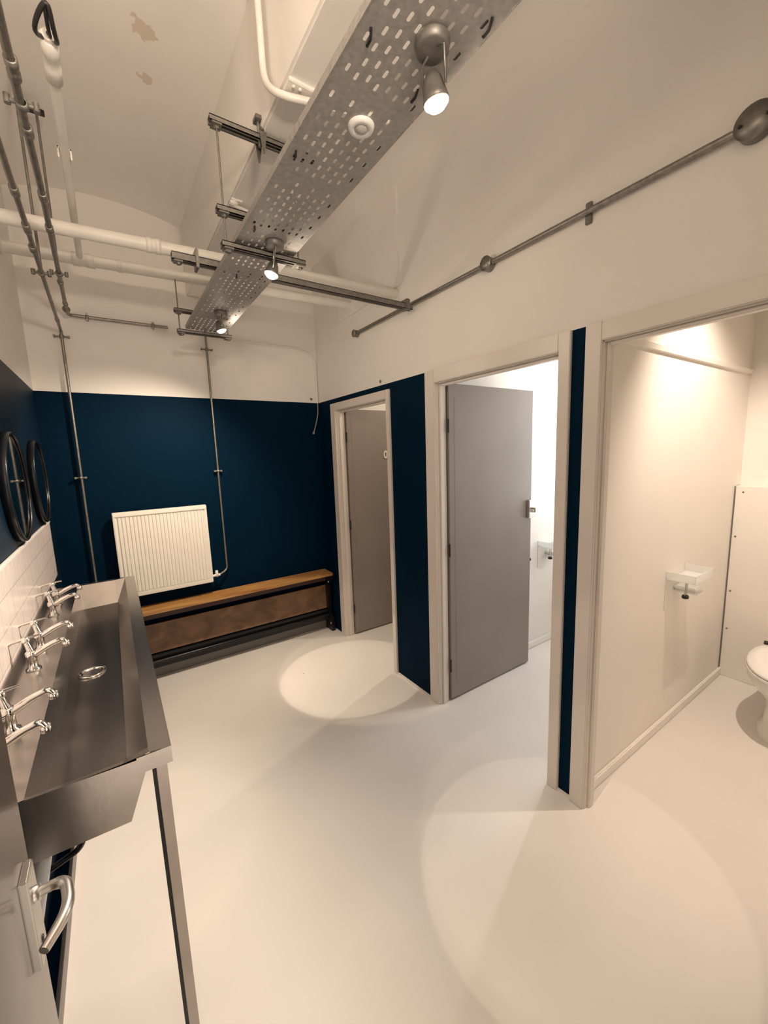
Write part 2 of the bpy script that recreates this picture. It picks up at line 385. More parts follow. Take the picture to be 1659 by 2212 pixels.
# entrance door, folded back beside the camera
leaf = MB().box(.142, .186, -3.43, -2.67, .008, 2.02, bev=.002)
ed = build('door_1', leaf, pmat('taupe_gloss_door', (.085, .070, .060), .16, noise=.04, scale=3), origin=(.164, -3.43, .008)); ed['kind'] = 'structure'
pl = build('lock_plate', MB().box(.186, .195, -2.735, -2.692, .932, 1.076, bev=.002), M_SATIN, ed, origin=(.19, -2.71, 1.0))
kh = MB().lathe([(.0045, 0), (.0045, .0012), (0, .0012)], (.195, -2.714, .962), (1, 0, 0), 12); kh.box(.1950, .1964, -2.7165, -2.7115, .946, .961)
build('keyhole', kh, M_DARK, pl, origin=(.196, -2.714, .94))
lv = MB(); path = fillet([(.194, -2.712, 1.033), (.230, -2.712, 1.035), (.238, -2.765, 1.036), (.214, -2.804, 1.031)], .024, 8)
lv.tube(path, [.0068]*3+[.0075]*(len(path)-4)+[.0062], 16); lv.lathe([(.0, .007), (.0105, .007), (.011, 0)], (.194, -2.712, 1.033), (1, 0, 0), 20)
build('lever_handle', lv, M_SATIN, pl, origin=(.2, -2.712, 1.03))

# ------------------------------------------------------------------ sink trough
TR = thing('washing_trough', (.2, -1.5, 0), 'long dark stainless steel washing trough along the tiled left wall', 'sink')
m = MB(); T = .952
xs = [0.013, .128, .134, .300, .350, .396]
ys = [-2.372, -2.362, -2.35, -.69, -.622, -.600]
zf = .832
def zz(i, j):
    inside = i in (2, 3) and j in (2, 3)
    if inside: return zf + (.004 if i == 3 else 0)
    return T + (.004 if i in (1, 4) else 0)
vs = [(x, y, zz(i, j)) for j, y in enumerate(ys) for i, x in enumerate(xs)]
n_ = len(xs); fs = []
for j in range(len(ys)-1):
    for i in range(n_-1): fs.append((j*n_+i, j*n_+i+1, (j+1)*n_+i+1, (j+1)*n_+i))
m.add(vs, fs)
# outer skirts, folded down
m.box(.3945, .397, -2.373, -.599, .912, .9525); m.box(.325, .397, -2.3745, -2.371, .912, .9535); m.box(.013, .397, -.6005, -.598, .912, .9525)
# basin shell seen from outside
shell = [(.100, .952), (.118, .812), (.300, .806), (.340, .915), (.340, .9505), (.128, .951)]
m.prism([(.118, .955), (.118, .808), (.300, .803), (.340, .913), (.344, .948)][::1], 'y', -2.3735, -2.3715)
m.prism([(.118, .815), (.118, .808), (.300, .803), (.340, .913), (.335, .918), (.297, .810)], 'y', -2.372, -.61)
m.box(.112, .118, -2.372, -.61, .808, .95)
m.prism([(.118, .95), (.118, .808), (.300, .803), (.340, .913), (.344, .948)], 'y', -.612, -.61)
m.box(.003, .017, -2.372, -.6, .905, .985, bev=.002)        # upstand at the wall
m.box(.013, .12, -2.3735, -2.371, .912, .952)
build('basin', m, M_STEEL, TR, fix=True)
wz = zf+.004
m = MB().lathe([(.046, -.002), (.046, .003), (.040, .005), (.034, .002), (.030, -.006), (.0, -.006)], (.205, -1.56, wz), n=32)
for k in range(5): m.box(.205-.028, .205+.028, -1.56-.02+k*.01-.0015, -1.56-.02+k*.01+.0015, wz-.004, wz-.001)
build('waste_outlet', m, M_CHROME, TR)
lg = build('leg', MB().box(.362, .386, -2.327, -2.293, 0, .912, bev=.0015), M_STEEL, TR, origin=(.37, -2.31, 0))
build('leg_shade_strip', MB().box(.353, .3625, -2.322, -2.298, 0, .912), M_BLACKM, lg)  # black strip paints the dark, shaded side of the leg
m = MB().box(.352, .386, -.70, -.666, 0, .912); build('leg', m, M_STEEL, TR)
m = MB(); m.tube(fillet([(.0, -2.12, .535), (.175, -2.12, .590), (.18, -2.12, .81)], .03), .008, 10); m.box(.0, .012, -2.14, -2.10, .48, .60); m.tube([(.012, -2.12, .80), (.30, -2.12, .80)], .006, 10)
build('wall_bracket', m, M_BLACKM, TR)
m = MB(); m.tube([(.02, -.85, .56), (.20, -.85, .80)], .009, 10); m.box(.0, .012, -.87, -.83, .50, .62); m.tube([(.012, -.85, .80), (.30, -.85, .80)], .008, 10)
build('wall_bracket', m, M_BLACKM, TR)
wp = MB(); wp.tube(fillet([(.205, -1.56, .83), (.205, -1.56, .70), (.09, -1.56, .64), (.085, -2.0, .60), (.085, -3.0, .55)], .05), .021, 16)
wp.lathe([(.026, -.03), (.028, -.02), (.028, .03), (.026, .04)], (.205, -1.56, .74), n=20)
build('waste_pipe', wp, M_WHITEPL, TR)
# taps
tap_y = [(-.93, 'farthest of the chrome taps along the dark trough'), (-1.10, 'second chrome tap from the far end of the trough'),
         (-1.50, 'farther tap of the middle pair over the dark trough'), (-1.68, 'nearer tap of the middle pair over the dark trough'),
         (-2.06, 'farther tap of the pair nearest the entrance door'), (-2.225, 'nearest chrome tap on the trough, just past the door lever')]
def make_tap(loc, label):
    t = thing('basin_tap', loc, label, 'tap', 'chrome taps on the trough')
    x, y, z = loc
    m = MB().lathe([(0, 0), (.021, 0), (.021, .004), (.014, .010), (.0125, .035), (.016, .045), (.016, .060), (.011, .066), (0, .066)], loc, n=22)
    build('tap_body', m, M_CHROME, t)
    m = MB(); p = fillet([(x+.004, y, z+.048), (x+.050, y, z+.072), (x+.086, y, z+.083), (x+.093, y, z+.066)], .012, 5)
    rr = [.0105 - .0025*k/(len(p)-1) for k in range(len(p))]; m.tube(p, rr, 14); m.lathe([(.0105, 0), (.0115, .006), (.0105, .016), (.007, .016), (.007, 0)], (x+.094, y, z+.056), n=18)
    build('spout', m, M_CHROME, t)
    m = MB().tube([(x, y, z+.062), (x-.008, y, z+.100)], [.010, .007], 14)
    m.lathe([(0, .0), (.012, .0), (.013, .006), (.010, .016), (0, .018)], (x-.008, y, z+.098), n=18)
    build('headgear', m, M_CHROME, t)
    m = MB().tube([(x-.008, y, z+.110), (x-.044, y, z+.104), (x-.052, y, z+.100)], [.0055, .0045, .006], 12)
    m.tube([(x-.008, y, z+.110), (x+.022, y+.003, z+.113), (x+.028, y+.004, z+.112)], [.005, .0035, .005], 12)
    build('lever', m, M_CHROME, t)
    return t
tap0 = make_tap((.062, tap_y[0][0], T+.002), tap_y[0][1])
for (y, l) in tap_y[1:]: dup(tap0, (.062, y, T+.002), l)

# round mirrors
def make_mirror(loc, label):
    t = thing('round_mirror', loc, label, 'mirror', 'round mirrors over the trough'); x, y, z = loc; R = .228
    build('frame', MB().lathe([(R-.012, 0), (R, 0), (R, .026), (R-.004, .030), (R-.010, .030), (R-.012, .022)], loc, (1, 0, 0), 72), M_BLACKM, t)
    build('glass', MB().lathe([(0, .0205), (R-.0125, .0205), (R-.0125, .001), (0, .001)], loc, (1, 0, 0), 72, smooth=False), M_MIRROR, t)
    return t
mir = make_mirror((0.001, -.47, 1.542), 'round black-rimmed mirror farther along the blue left wall')
dup(mir, (0.001, -1.15, 1.545), 'nearer round black-rimmed mirror, cut by the left picture edge')

# ------------------------------------------------------------------ radiator
RD = thing('panel_radiator', (.62, -.06, .67), 'cream ribbed panel radiator on the navy far wall', 'radiator')
m = MB(); x0, x1, z0, z1 = .322, .926, .675, 1.288; N = 24
prof = []; n_r = N; pitch = (x1-x0-.05)/n_r
m.box(x0, x1, -.092, -.080, z0, z1, bev=.004)
for k in range(n_r):
    xa = x0+.025+k*pitch
    pr = [(xa+.002, -.0915), (xa+.006, -.1005), (xa+pitch-.006, -.1005), (xa+pitch-.002, -.0915)]
    m.prism(pr, 'z', z0+.035, z1-.035)
m.box(x0, x1, -.1008, -.0905, z0, z0+.032, bev=.004); m.box(x0, x1, -.1008, -.0905, z1-.032, z1, bev=.004)
m.box(x0, x0+.020, -.0990, -.0905, z0+.02, z1-.02, bev=.004); m.box(x1-.020, x1, -.0990, -.0905, z0+.02, z1-.02, bev=.004)
build('front_panel', m, M_RAD, RD)
build('rear_panel', MB().box(x0+.005, x1-.005, -.055, -.040, z0+.01, z1-.01, bev=.003), M_RAD, RD)
build('top_grille', MB().box(x0, x1, -.092, -.040, z1-.008, z1-.001, bev=.002), M_RAD, RD)
build('side_cover', MB().box(x0, x0+.004, -.092, -.040, z0+.01, z1, bev=.001), M_RAD, RD)
build('side_cover', MB().box(x1-.004, x1, -.092, -.040, z0+.01, z1, bev=.001), M_RAD, RD)
for x in (.42, .80):
    for z in (.75, 1.12): build('wall_bracket', MB().box(x, x+.03, -.04, 0, z, z+.1), M_RAD, RD)
m = MB().tube([(x1-.005, -.068, .715), (x1+.060, -.060, .715)], .010, 14); m.lathe([(.0, .03), (.010, .028), (.012, 0), (.012, -.02), (0, -.02)], (x1+.035, -.064, .725), n=16)
build('valve', m, M_RAD, RD)

# ------------------------------------------------------------------ bench
BN = thing('wooden_bench', (1.1, -.1, 0), 'low honey-coloured wooden bench with brown back board under the radiator', 'bench')
build('seat', MB().box(.10, 1.925, -.185, -.012, .545, .572, bev=.003), M_WOOD, BN)
build('apron', MB().box(.10, 1.925, -.060, -.045, .470, .545, bev=.002), pmat('gap_shade_brown', (.05, .018, .012), .5), BN)  # dark colour stands in for the shadow line under the seat
build('back_board', MB().prism([(-.045, .205), (-.060, .205), (-.046, .425), (-.030, .425)], 'x', .10, 1.905), M_PLY, BN)
build('lower_rail', MB().box(.10, 1.92, -.075, -.03, .09, .195, bev=.004), M_BLACKM, BN)
build('boot_rail', MB().tube([(.10, -.10, .150), (1.90, -.10, .150)], .013, 16), M_BLACKM, BN)
for xx in (.10, 1.905):
    m = MB().prism([(-.0, .0), (-.0, .545), (-.185, .545), (-.17, .505), (-.105, .44), (-.10, .16), (-.15, .11), (-.15, .0)], 'x', xx, xx+.03)
    e_ = build('end_frame', m, M_BLACKM, BN)
    for (y, z) in ((-.12, .475), (-.13, .075)): build('bolt', MB().lathe([(0, .006), (.009, .005), (.011, 0)], (xx, y, z), (-1, 0, 0), 12), M_SATIN, e_)

# ------------------------------------------------------------------ pipes on the wall and below the ceiling
def pipe(name, pts, r, mat, label, cat='pipe', fil=.04, couplings=(), parts=None, group=None):
    P_ = [Vector(p) for p in pts]
    t = thing(name, P_[0], label, cat, group)
    build('tube', MB().tube(fillet(P_, fil) if len(P_) > 2 else P_, r, 18), mat, t)
    for (c, ax, rr, h) in couplings:
        build('coupling', MB().lathe([(r*.9, -h), (rr, -h), (rr, -h*.3), (rr*.92, -h*.25), (rr*.92, h*.25), (rr, h*.3), (rr, h), (r*.9, h)], c, ax, 18), mat, t)
    return t
CL = {'p': (0, 1, 0)}
pipe('heating_pipe', [(0, -1.08, 2.63), (XR, -1.215, 2.63)], .028, M_PIPEW, 'thick cream pipe crossing the whole room, the nearer one', 'pipe', couplings=[((.63, -1.124, 2.63), (1, -.07, 0), .032, .03), ((.012, -1.081, 2.63), (1, -.07, 0), .038, .012)])
pipe('heating_pipe', [(0, -.525, 2.73), (XR, -.655, 2.73)], .029, M_PIPEW, 'thick cream pipe crossing the room nearest the far wall', 'pipe', couplings=[((.352, -.547, 2.73), (1, -.07, 0), .035, .05), ((.52, -.558, 2.73), (1, -.07, 0), .033, .012), ((.012, -.526, 2.73), (1, -.07, 0), .039, .012)])
cp = pipe('branch_pipe', [(.338, -1.93, 2.738), (.337, -.575, 2.735)], .0145, M_PIPEW, 'cream branch pipe running from the open stub into the far cross pipe', 'pipe', couplings=[((.338, -1.85, 2.738), (0, 1, 0), .0205, .07)])
m = MB().box(.316, .321, -1.435, -1.410, 2.725, 2.762, bev=.001).box(.353, .358, -1.435, -1.410, 2.725, 2.762, bev=.001); m.box(.316, .358, -1.435, -1.410, 2.755, 2.762, bev=.001); build('hanger_strap', m, M_PIPEW, cp)
# black loop at the stub end
lp = []
for k in range(25):
    a = 2*PI*k/24; lp.append((.338+.020*math.sin(a)+.006*math.sin(2*a+1), -1.965+.052*math.cos(a), 2.728+.012*math.cos(a*2)))
m = MB().tube(lp, .0055, 8, caps=False); m.tube([lp[0], (.340, -1.975, 2.72), lp[13]], .0045, 8); m.tube([(.338, -1.935, 2.738), lp[1]], .0045, 8)
tag(build('cable_loop', m, M_DARK, origin=(.338, -1.96, 2.73)), 'black looped cable end hanging at the open stub of the cream pipe', 'cable')
# cream conduit rising beside the beam, top of the picture
pipe('painted_conduit', [(.925, -1.89, 3.28), (.925, -1.90, 2.90), (.925, -2.00, 2.795), (1.30, -2.10, 2.800)], .0115, M_PIPEW, 'cream painted conduit bending under the ceiling beam', 'conduit', fil=.06)
m = MB().box(.955, 1.235, -2.045, -1.98, 2.818, 2.832, bev=.002); m.lathe([(0, .005), (.005, .004), (.006, 0)], (.975, -2.03, 2.818), (0, 0, -1), 10); m.lathe([(0, .005), (.005, .004), (.006, 0)], (.997, -2.03, 2.818), (0, 0, -1), 10)
tag(build('fixing_plate', m, M_CREAM, origin=(1.09, -2.01, 2.82)), 'cream fixing plate with two screws under the ceiling beam', 'plate')
m = MB().tube([(.965, -1.31, 2.81), (1.16, -1.26, 2.81)], .008, 10); m.lathe([(.0, .012), (.018, .010), (.020, -.01), (0, -.012)], (.965, -1.31, 2.818), (0, 0, -1), 16); m.box(.95, 1.0, -1.33, -1.24, 2.822, 2.832)
tag(build('painted_bracket', m, M_PIPEW, origin=(1.05, -1.28, 2.82)), 'small cream painted pipe stub under the beam left of the tray', 'bracket')

def saddle(p, ax, r, wing_axis, wing=.035, t=.006, name='clip', parent=None, mat=M_GALV):
    m = MB(); p = Vector(p); ax = Vector(ax).normalized(); w = Vector(wing_axis).normalized()
    m.lathe([(r, -.009), (r+.005, -.009), (r+.005, .009), (r, .009)], p, ax, 16)
    for s_ in (-1, 1):
        m.tube([p+w*s_*r, p+w*s_*(r+wing*.55)], .0055, 8); m.tube([p+w*s_*(r+wing*.55)-w.cross(ax)*.010, p+w*s_*(r+wing*.55)+w.cross(ax)*.012], .0075, 8)
    return build(name, m, mat, parent)
c1z = 2.565
t = pipe('steel_conduit', [(.262, -3.5, c1z), (.258, -1.5, c1z), (.232, -.13, c1z+.01), (.235, -.032, 2.578), (.80, -.032, 2.578)], .0098, M_GALV,
         'thicker galvanised conduit running along the ceiling then sideways on the far wall', 'conduit', fil=.03,
         couplings=[((.261, -2.02, c1z), (0, 1, 0), .0135, .03), ((.260, -1.80, c1z), (0, 1, 0), .0135, .018), ((.2575, -1.46, c1z), (0, 1, 0), .0135, .022), ((.253, -1.22, c1z), (0, 1, 0), .0135, .022), ((.240, -.62, c1z+.005), (0, 1, 0), .013, .012), ((.235, -.27, c1z+.008), (0, 1, 0), .013, .012)])
saddle((.262, -1.905, c1z), (0, 1, 0), .0098, (1, 0, 0), parent=t, mat=M_STRUT); saddle((.245, -.755, c1z), (0, 1, 0), .0098, (1, 0, 0), parent=t, mat=M_STRUT)
build('inspection_elbow', MB().lathe([(0, -.03), (.016, -.025), (.021, 0), (.016, .025), (0, .03)], (.232, -.16, c1z+.008), (0, 1, 0), 16), M_GALV, t)
saddle((.331, -.032, 2.578), (1, 0, 0), .0098, (0, 0, 1), wing=.012, parent=t); saddle((.707, -.032, 2.578), (1, 0, 0), .0098, (0, 0, 1), wing=.012, parent=t)
t = pipe('steel_conduit', [(.212, -3.5, 2.462), (.198, -1.5, 2.465), (.185, -.035, 2.472), (.180, -.032, .62)], .0084, M_GALV,
         'galvanised conduit dropping down the far wall behind the trough end', 'conduit', fil=.035,
         couplings=[((.199, -1.66, 2.465), (0, 1, 0), .0118, .022), ((.197, -1.42, 2.465), (0, 1, 0), .0118, .03), ((.193, -1.25, 2.466), (0, 1, 0), .0118, .022), ((.187, -.28, 2.471), (0, 1, 0), .0112, .02)])
saddle((.192, -1.0, 2.468), (0, 1, 0), .0084, (1, 0, 0), parent=t, mat=M_STRUT)
saddle((.1835, -.030, 2.44), (0, 0, 1), .0084, (1, 0, 0), wing=.05, parent=t, mat=M_STRUT)
saddle((.179, -.030, 1.540), (0, 0, 1), .0084, (1, 0, 0), wing=.035, parent=t)
t = pipe('steel_conduit', [(1.050, -.030, 2.62), (1.050, -.030, .738), (.985, -.058, .716)], .0078, M_GALV,
         'galvanised conduit dropping beside the radiator to its valve', 'conduit', fil=.035)
saddle((1.050, -.028, 2.455), (0, 0, 1), .0078, (1, 0, 0), wing=.05, parent=t, mat=M_STRUT); saddle((1.050, -.028, 1.540), (0, 0, 1), .0078, (1, 0, 0), wing=.03, parent=t)
t = pipe('steel_conduit', [(XR-.022, -.745, 2.508), (XR-.022, -3.5, 2.508)], .0110, M_GALV, 'galvanised conduit with round junction boxes along the right wall above the doorways', 'conduit')
for (y, R) in ((-.735, .024), (-1.987, .031), (-2.955, .043)):
    bx = build('junction_box', MB().lathe([(R, -.022), (R, .010), (R*1.06, .011), (R*1.06, .016), (0, .017)], (XR-.024, y, 2.508), (-1, 0, 0), 28), M_GALV, t)
    if R > .04:
        for dy in (-.03, .03): build('lid_screw', MB().lathe([(0, .004), (.004, .003), (.005, 0)], (XR-.041, y+dy, 2.508), (-1, 0, 0), 8), M_DARK, bx)
m = MB()
for y in (-2.472,): m.box(XR-.012, XR, y-.012, y+.012, 2.47, 2.545, bev=.002)
build('clip', m, M_STRUT, t); saddle((XR-.022, -1.36, 2.508), (0, 1, 0), .011, (0, 0, 1), wing=.014, parent=t)
# white cable tube near the far right corner
t = pipe('white_cable', [(1.10, -.008, 2.552), (1.78, -.008, 2.552), (1.948, -.008, 2.50), (1.951, -.008, 2.10)], .0065, M_PIPEW, 'thin white conduit on the far wall bending down at the right corner', 'cable', fil=.11)
build('cable_tail', MB().tube(fillet([(1.951, -.010, 2.10), (1.950, -.010, 2.01), (1.925, -.014, 1.92), (1.896, -.016, 1.842)], .04), [.005]*18 if False else .005, 10).lathe([(0, -.012), (.010, -.010), (.011, .008), (0, .010)], (1.894, -.016, 1.835), (-.3, 0, -1), 12), M_ROPE, t)

# threaded rods and ceiling bracket holding the conduits
m = MB().tube([(.2445, -.755, 2.565), (.2445, -.755, 3.262)], .0055, 8)
rd = tag(build('threaded_rod', m, M_STRUT, origin=(.2445, -.755, 2.565)), 'thin hanging rod from the short dark bar, holding the thicker conduit', 'rod', 'hanging rods of the conduits')
m = MB().tube([(.193, -1.0, 2.468), (.193, -1.0, 3.34)], .0055, 8)
tag(build('threaded_rod', m, M_STRUT, origin=(.193, -1.0, 2.468)), 'thin hanging rod holding the thinner conduit at its cross clamp', 'rod', 'hanging rods of the conduits')
m = MB().box(.185, .275, -.775, -.745, 3.262, 3.277, bev=.002); m.box(.185, .2, -.775, -.745, 3.275, 3.40)
tag(build('ceiling_bar', m, M_DARK, origin=(.23, -.76, 3.27)), 'short dark bar under the ceiling at upper left', 'bracket')

# ------------------------------------------------------------------ cable tray
TX0, TX1, TZ = .825, 1.051, 2.43
tray = thing('cable_tray', (.938, -2.0, TZ), 'grey perforated steel cable tray running the length of the ceiling', 'cable tray')
m = MB(); ncol = 8; cw = (TX1-TX0-.022)/ncol; rp = .0365; y_far = -.585; nrow = 82
th = .0012
def plate(x0, x1, y0, y1, z): m.add([(x0, y0, z), (x1, y0, z), (x1, y1, z), (x0, y1, z)], [(0, 1, 2, 3)])
def holecell(x0, x1, y0, y1, z, hx, hy, cy):
    cx = (x0+x1)/2
    a0, a1, b0, b1 = cx-hx, cx+hx, cy-hy, cy+hy; c = hx*.6
    outer = [(x0, y0), (x1, y0), (x1, y1), (x0, y1)]
    plate(x0, a0, y0, y1, z); plate(a1, x1, y0, y1, z); plate(a0, a1, y0, b0, z); plate(a0, a1, b1, y1, z)
    # rounded-off slot ends
    for (sx, ex) in ((a0, 1), (a1, -1)):
        for (sy, ey) in ((b0, 1), (b1, -1)):
            m.add([(sx, sy, z), (sx+ex*c, sy, z), (sx, sy+ey*c, z)], [(0, 1, 2)])
xb = TX0+.011
plate(TX0, xb, y_far-nrow*rp, y_far, TZ); plate(TX1-.011, TX1, y_far-nrow*rp, y_far, TZ)
for rrow in range(nrow):
    y1 = y_far-rrow*rp; y0 = y1-rp
    blk = rrow % 9
    for c_ in range(ncol):
        xa = xb+c_*cw; st = .25 if c_ % 2 else -.25
        if blk >= 7 and not (blk == 7 and c_ % 2 == 0): plate(xa, xa+cw, y0, y1, TZ)
        elif c_ in (0, 7) and rrow % 2: plate(xa, xa+cw, y0, y1, TZ)
        else: holecell(xa, xa+cw, y0, y1, TZ, .0036, .0095, (y0+y1)/2+st*rp*.5)
build('tray_base', m, M_TRAY, tray, fix=False)
m = MB()
for (xa, xc) in ((TX0-.002, TX0), (TX1, TX1+.002)): m.box(xa, xc, y_far-nrow*rp, y_far, TZ-.001, TZ+.019)
for xa, xc in ((TX0, TX0+.008), (TX1-.008, TX1)): m.box(xa, xc, y_far-nrow*rp, y_far, TZ+.0175, TZ+.019)
build('side_flanges', m, M_TRAY, tray)
# cables lying in the tray
for k, (xx, rr, mt, lb) in enumerate(((1.042, .007, M_DARK, 'black cable lying at the right side of the tray'), (.834, .006, M_STRUT, 'dark grey cable lying at the left side of the tray'))):
    pts = [(xx+.001*math.sin(j*1.7+k), -3.5+j*.24, TZ+.003+rr) for j in range(13)]
    tag(build('tray_cable', MB().tube(pts, rr, 8), mt, origin=pts[0]), lb, 'cable')
ties = [(.857, -2.655, .35, 'black cable tie under the tray left of the nearest lamp'), (.851, -2.29, .9, 'black cable tie under the tray beside the white sensor'), (1.040, -2.79, -.3, 'black cable tie under the tray right of the nearest lamp'),
        (.862, -1.885, .9, 'curved black cable tie under the tray beyond the sensor'), (1.012, -2.60, -.9, 'black cable tie at the right tray edge behind the nearest lamp'), (.905, -1.47, .9, 'farthest black cable tie under the tray')]
for (x, y, a, lb) in ties:
    dx, dy = math.cos(a)*.010, math.sin(a)*.014
    m = MB().tube([(x-dx, y-.016, TZ+.0), (x-dx*.9, y-.014, TZ-.003), (x, y, TZ-.004), (x+dx*.2, y+.016, TZ-.003), (x+dx*.2, y+.018, TZ+.0)], .0026, 6)
    tag(build('cable_tie', m, M_DARK, origin=(x, y, TZ)), lb, 'cable tie', 'cable ties under the tray')
# struts
def strut(loc, length, label, w=.034, h=.019, open_down=True, end_caps=True):
    t = thing('strut_channel', loc, label, 'bracket', 'strut channels carrying the tray'); x, y, z = loc; k = .003
    m = MB(); x1 = x+length
    m.box(x, x1, y-w/2, y+w/2, z+h/2-k, z+h/2); m.box(x, x1, y-w/2, y-w/2+k, z-h/2, z+h/2); m.box(x, x1, y+w/2-k, y+w/2, z-h/2, z+h/2)
    m.box(x, x1, y-w/2, y-w/2+.010, z-h/2, z-h/2+k); m.box(x, x1, y+w/2-.010, y+w/2, z-h/2, z-h/2+k)
    build('channel', m, M_STRUT, t)
    build('washer', MB().box(x+.006, x+.040, y-w/2-.002, y+w/2+.002, z-h/2-.006, z-h/2, bev=.001).lathe([(.0, .008), (.009, .008), (.010, 0)], (x+.025, y, z-h/2-.006), (0, 0, -1), 6, smooth=False), M_STRUT, t)
    return t
ya, yb = -1.77, -.61
strut((.765, ya, 2.806), .42, 'top strut channel of the near stack, clamped to the ceiling beam')
strut((.765, ya, 2.522), .32, 'middle strut channel of the near stack, passing above the tray')
t = strut((.772, ya, 2.405), .322, 'bottom strut channel of the near stack, under the tray')
build('washer', MB().box(1.048, 1.088, ya-.023, ya+.023, 2.3875, 2.394, bev=.001), M_STRUT, t)
strut((.765, yb, 2.522), .32, 'upper strut channel over the far end of the tray')
t = strut((.772, yb, 2.405), .315, 'lower strut channel under the far end of the tray')
build('washer', MB().box(1.044, 1.082, yb-.023, yb+.023, 2.3875, 2.394, bev=.001), M_STRUT, t)
t = strut((.655, -1.425, 2.475), 1.262, 'long strut channel reaching from left of the tray to the right wall', h=.03)
build('end_clamp', MB().box(1.865, 1.890, -1.455, -1.395, 2.455, 2.512, bev=.003), M_STRUT, t)
build('hook_clip', MB().box(.745, .757, -1.455, -1.395, 2.440, 2.515, bev=.002), M_GALV, t)
def rod(x, y, z0, z1, label, mat=M_STRUT):
    m = MB().tube([(x, y, z0), (x, y, z1)], .0036, 8)
    for z in (z0+.012,): m.lathe([(.0, 0), (.010, 0), (.010, .008), (0, .008)], (x, y, z-.012), n=6, smooth=False)
    return tag(build('threaded_rod', m, mat, origin=(x, y, z0)), label, 'rod', 'hanging rods of the tray')
rod(.790, ya, 2.383, 2.815, 'long hanging rod left of the tray through the near strut stack')
rod(1.070, ya, 2.383, 2.84, 'hanging rod right of the tray at the near strut stack')
rod(.790, yb+.012, 2.383, 2.702, 'hanging rod left of the tray at its far end')
rod(1.066, yb, 2.383, 2.697, 'hanging rod right of the tray at its far end')
# beam clamp
m = MB(); cx0 = .958
m.box(cx0-.012, cx0+.040, ya-.016, ya+.016, 2.832, 2.842); m.tube([(cx0-.016, ya, 2.78), (cx0-.016, ya, 2.87)], .006, 8); m.box(cx0-.030, cx0-.004, ya-.02, ya+.02, 2.862, 2.878, bev=.002)
m.prism([(cx0-.024, 2.818), (cx0+.004, 2.818), (cx0-.008, 2.745), (cx0-.014, 2.745)], 'y', ya-.030, ya-.026)
m.prism([(cx0-.024, 2.818), (cx0+.004, 2.818), (cx0-.008, 2.745), (cx0-.014, 2.745)], 'y', ya+.026, ya+.030)
tag(build('beam_clamp', m, M_GALV, origin=(cx0, ya, 2.82)), 'steel beam clamp gripping the top strut under the ceiling beam', 'clamp')

# presence sensor
t = thing('presence_sensor', (.951, -2.462, TZ), 'round white presence sensor set in the cable tray', 'sensor')
build('trim_ring', MB().lathe([(.016, -.004), (.019, -.008), (.030, -.007), (.033, 0), (.033, .004), (.016, .004)], (.951, -2.462, TZ-.001), n=36), M_WHITEPL, t)
build('lens', MB().lathe([(.0, -.013), (.008, -.0115), (.014, -.008), (.018, -.003), (.018, .002)], (.951, -2.462, TZ-.002), n=30), M_GREYPL, t)

# spot lamps under the tray
def look_rot(d): return Vector(d).to_track_quat('-Z', 'Y').to_euler()
def make_lamp(loc, aim, label, e_wide, e_spot, off=(.02, -.02, -.07), wide=(168, .55), wide_aim=None, glow=0, beam=24.5):
    t = thing('tray_spotlight', loc, label, 'lamp', 'warm spotlights under the tray')
    p = Vector(loc); h = p+Vector(off); d = (Vector(aim)-h).normalized()
    build('mounting_cup', MB().lathe([(0, 0), (.034, 0), (.035, -.004), (.033, -.017), (.029, -.019), (0, -.017)], loc, n=28), M_BLACKM if False else M_STRUT, t)
    side = d.cross(Vector((0, 0, 1))).normalized(); q = p+Vector((0, 0, -.017))
    m = MB()
    for s_ in (-1, 1): m.tube([q+side*s_*.012, q+side*s_*.031+Vector((0, 0, -.008)), h+side*s_*.031-d*.01], .0028, 6)
    build('yoke', m, M_GALV, t)
    m = MB().lathe([(0, -.045), (.012, -.045), (.020, -.030), (.026, -.004), (.028, .004), (.026, .006), (.0255, .0)], h, d, 28); build('lamp_head', m, M_STRUT, t)
    build('bulb_face', MB().lathe([(.0265, .000), (.025, .009), (.016, .017), (0, .020)], h, d, 28), M_BULB, t)
    def spot(nm, en, ang, blend, aimp, soft):
        l = bpy.data.lights.new(nm, 'SPOT'); l.energy = en; l.color = WARM; l.spot_size = math.radians(ang); l.spot_blend = blend; l.shadow_soft_size = soft
        o = bpy.data.objects.new(nm, l); COL.objects.link(o); o.parent = t; src = h+d*.02; o.location = src-p
        o.rotation_euler = look_rot(Vector(aimp)-src); return o
    spot('wide_glow', e_wide, wide[0], wide[1], wide_aim or tuple(h+d), .022)
    if glow: spot('side_glow', glow, 178, .5, (3.0, loc[1], 2.1), .03)
    if e_spot:
        spot('spot_beam', e_spot, beam, .06, aim, .010)
        spot('spot_halo', e_spot*.55, 34, .12, (aim[0]+.20, aim[1]+.02, 0), .02)
    return t
make_lamp((.942, -.985, TZ-.002), (1.67, -.90, 0), 'farthest glowing spotlight at the end of the tray', 150, 62, off=(.02, .105, -.06), wide=(108, .9), wide_aim=(.34, .0, .8), glow=7)
make_lamp((.950, -1.832, TZ-.002), (.30, -1.6, 0), 'middle glowing spotlight under the tray, beside the near strut', 200, 0, off=(.014, .088, -.072), wide=(106, .9), wide_aim=(-.15, -2.15, 1.0), glow=9)
make_lamp((.962, -2.715, TZ-.002), (1.63, -2.65, 0), 'nearest and brightest spotlight under the tray', 4, 30, off=(.034, .030, -.068), wide=(110, .9), wide_aim=(.2, -3.1, .2), glow=1.5, beam=26.5)

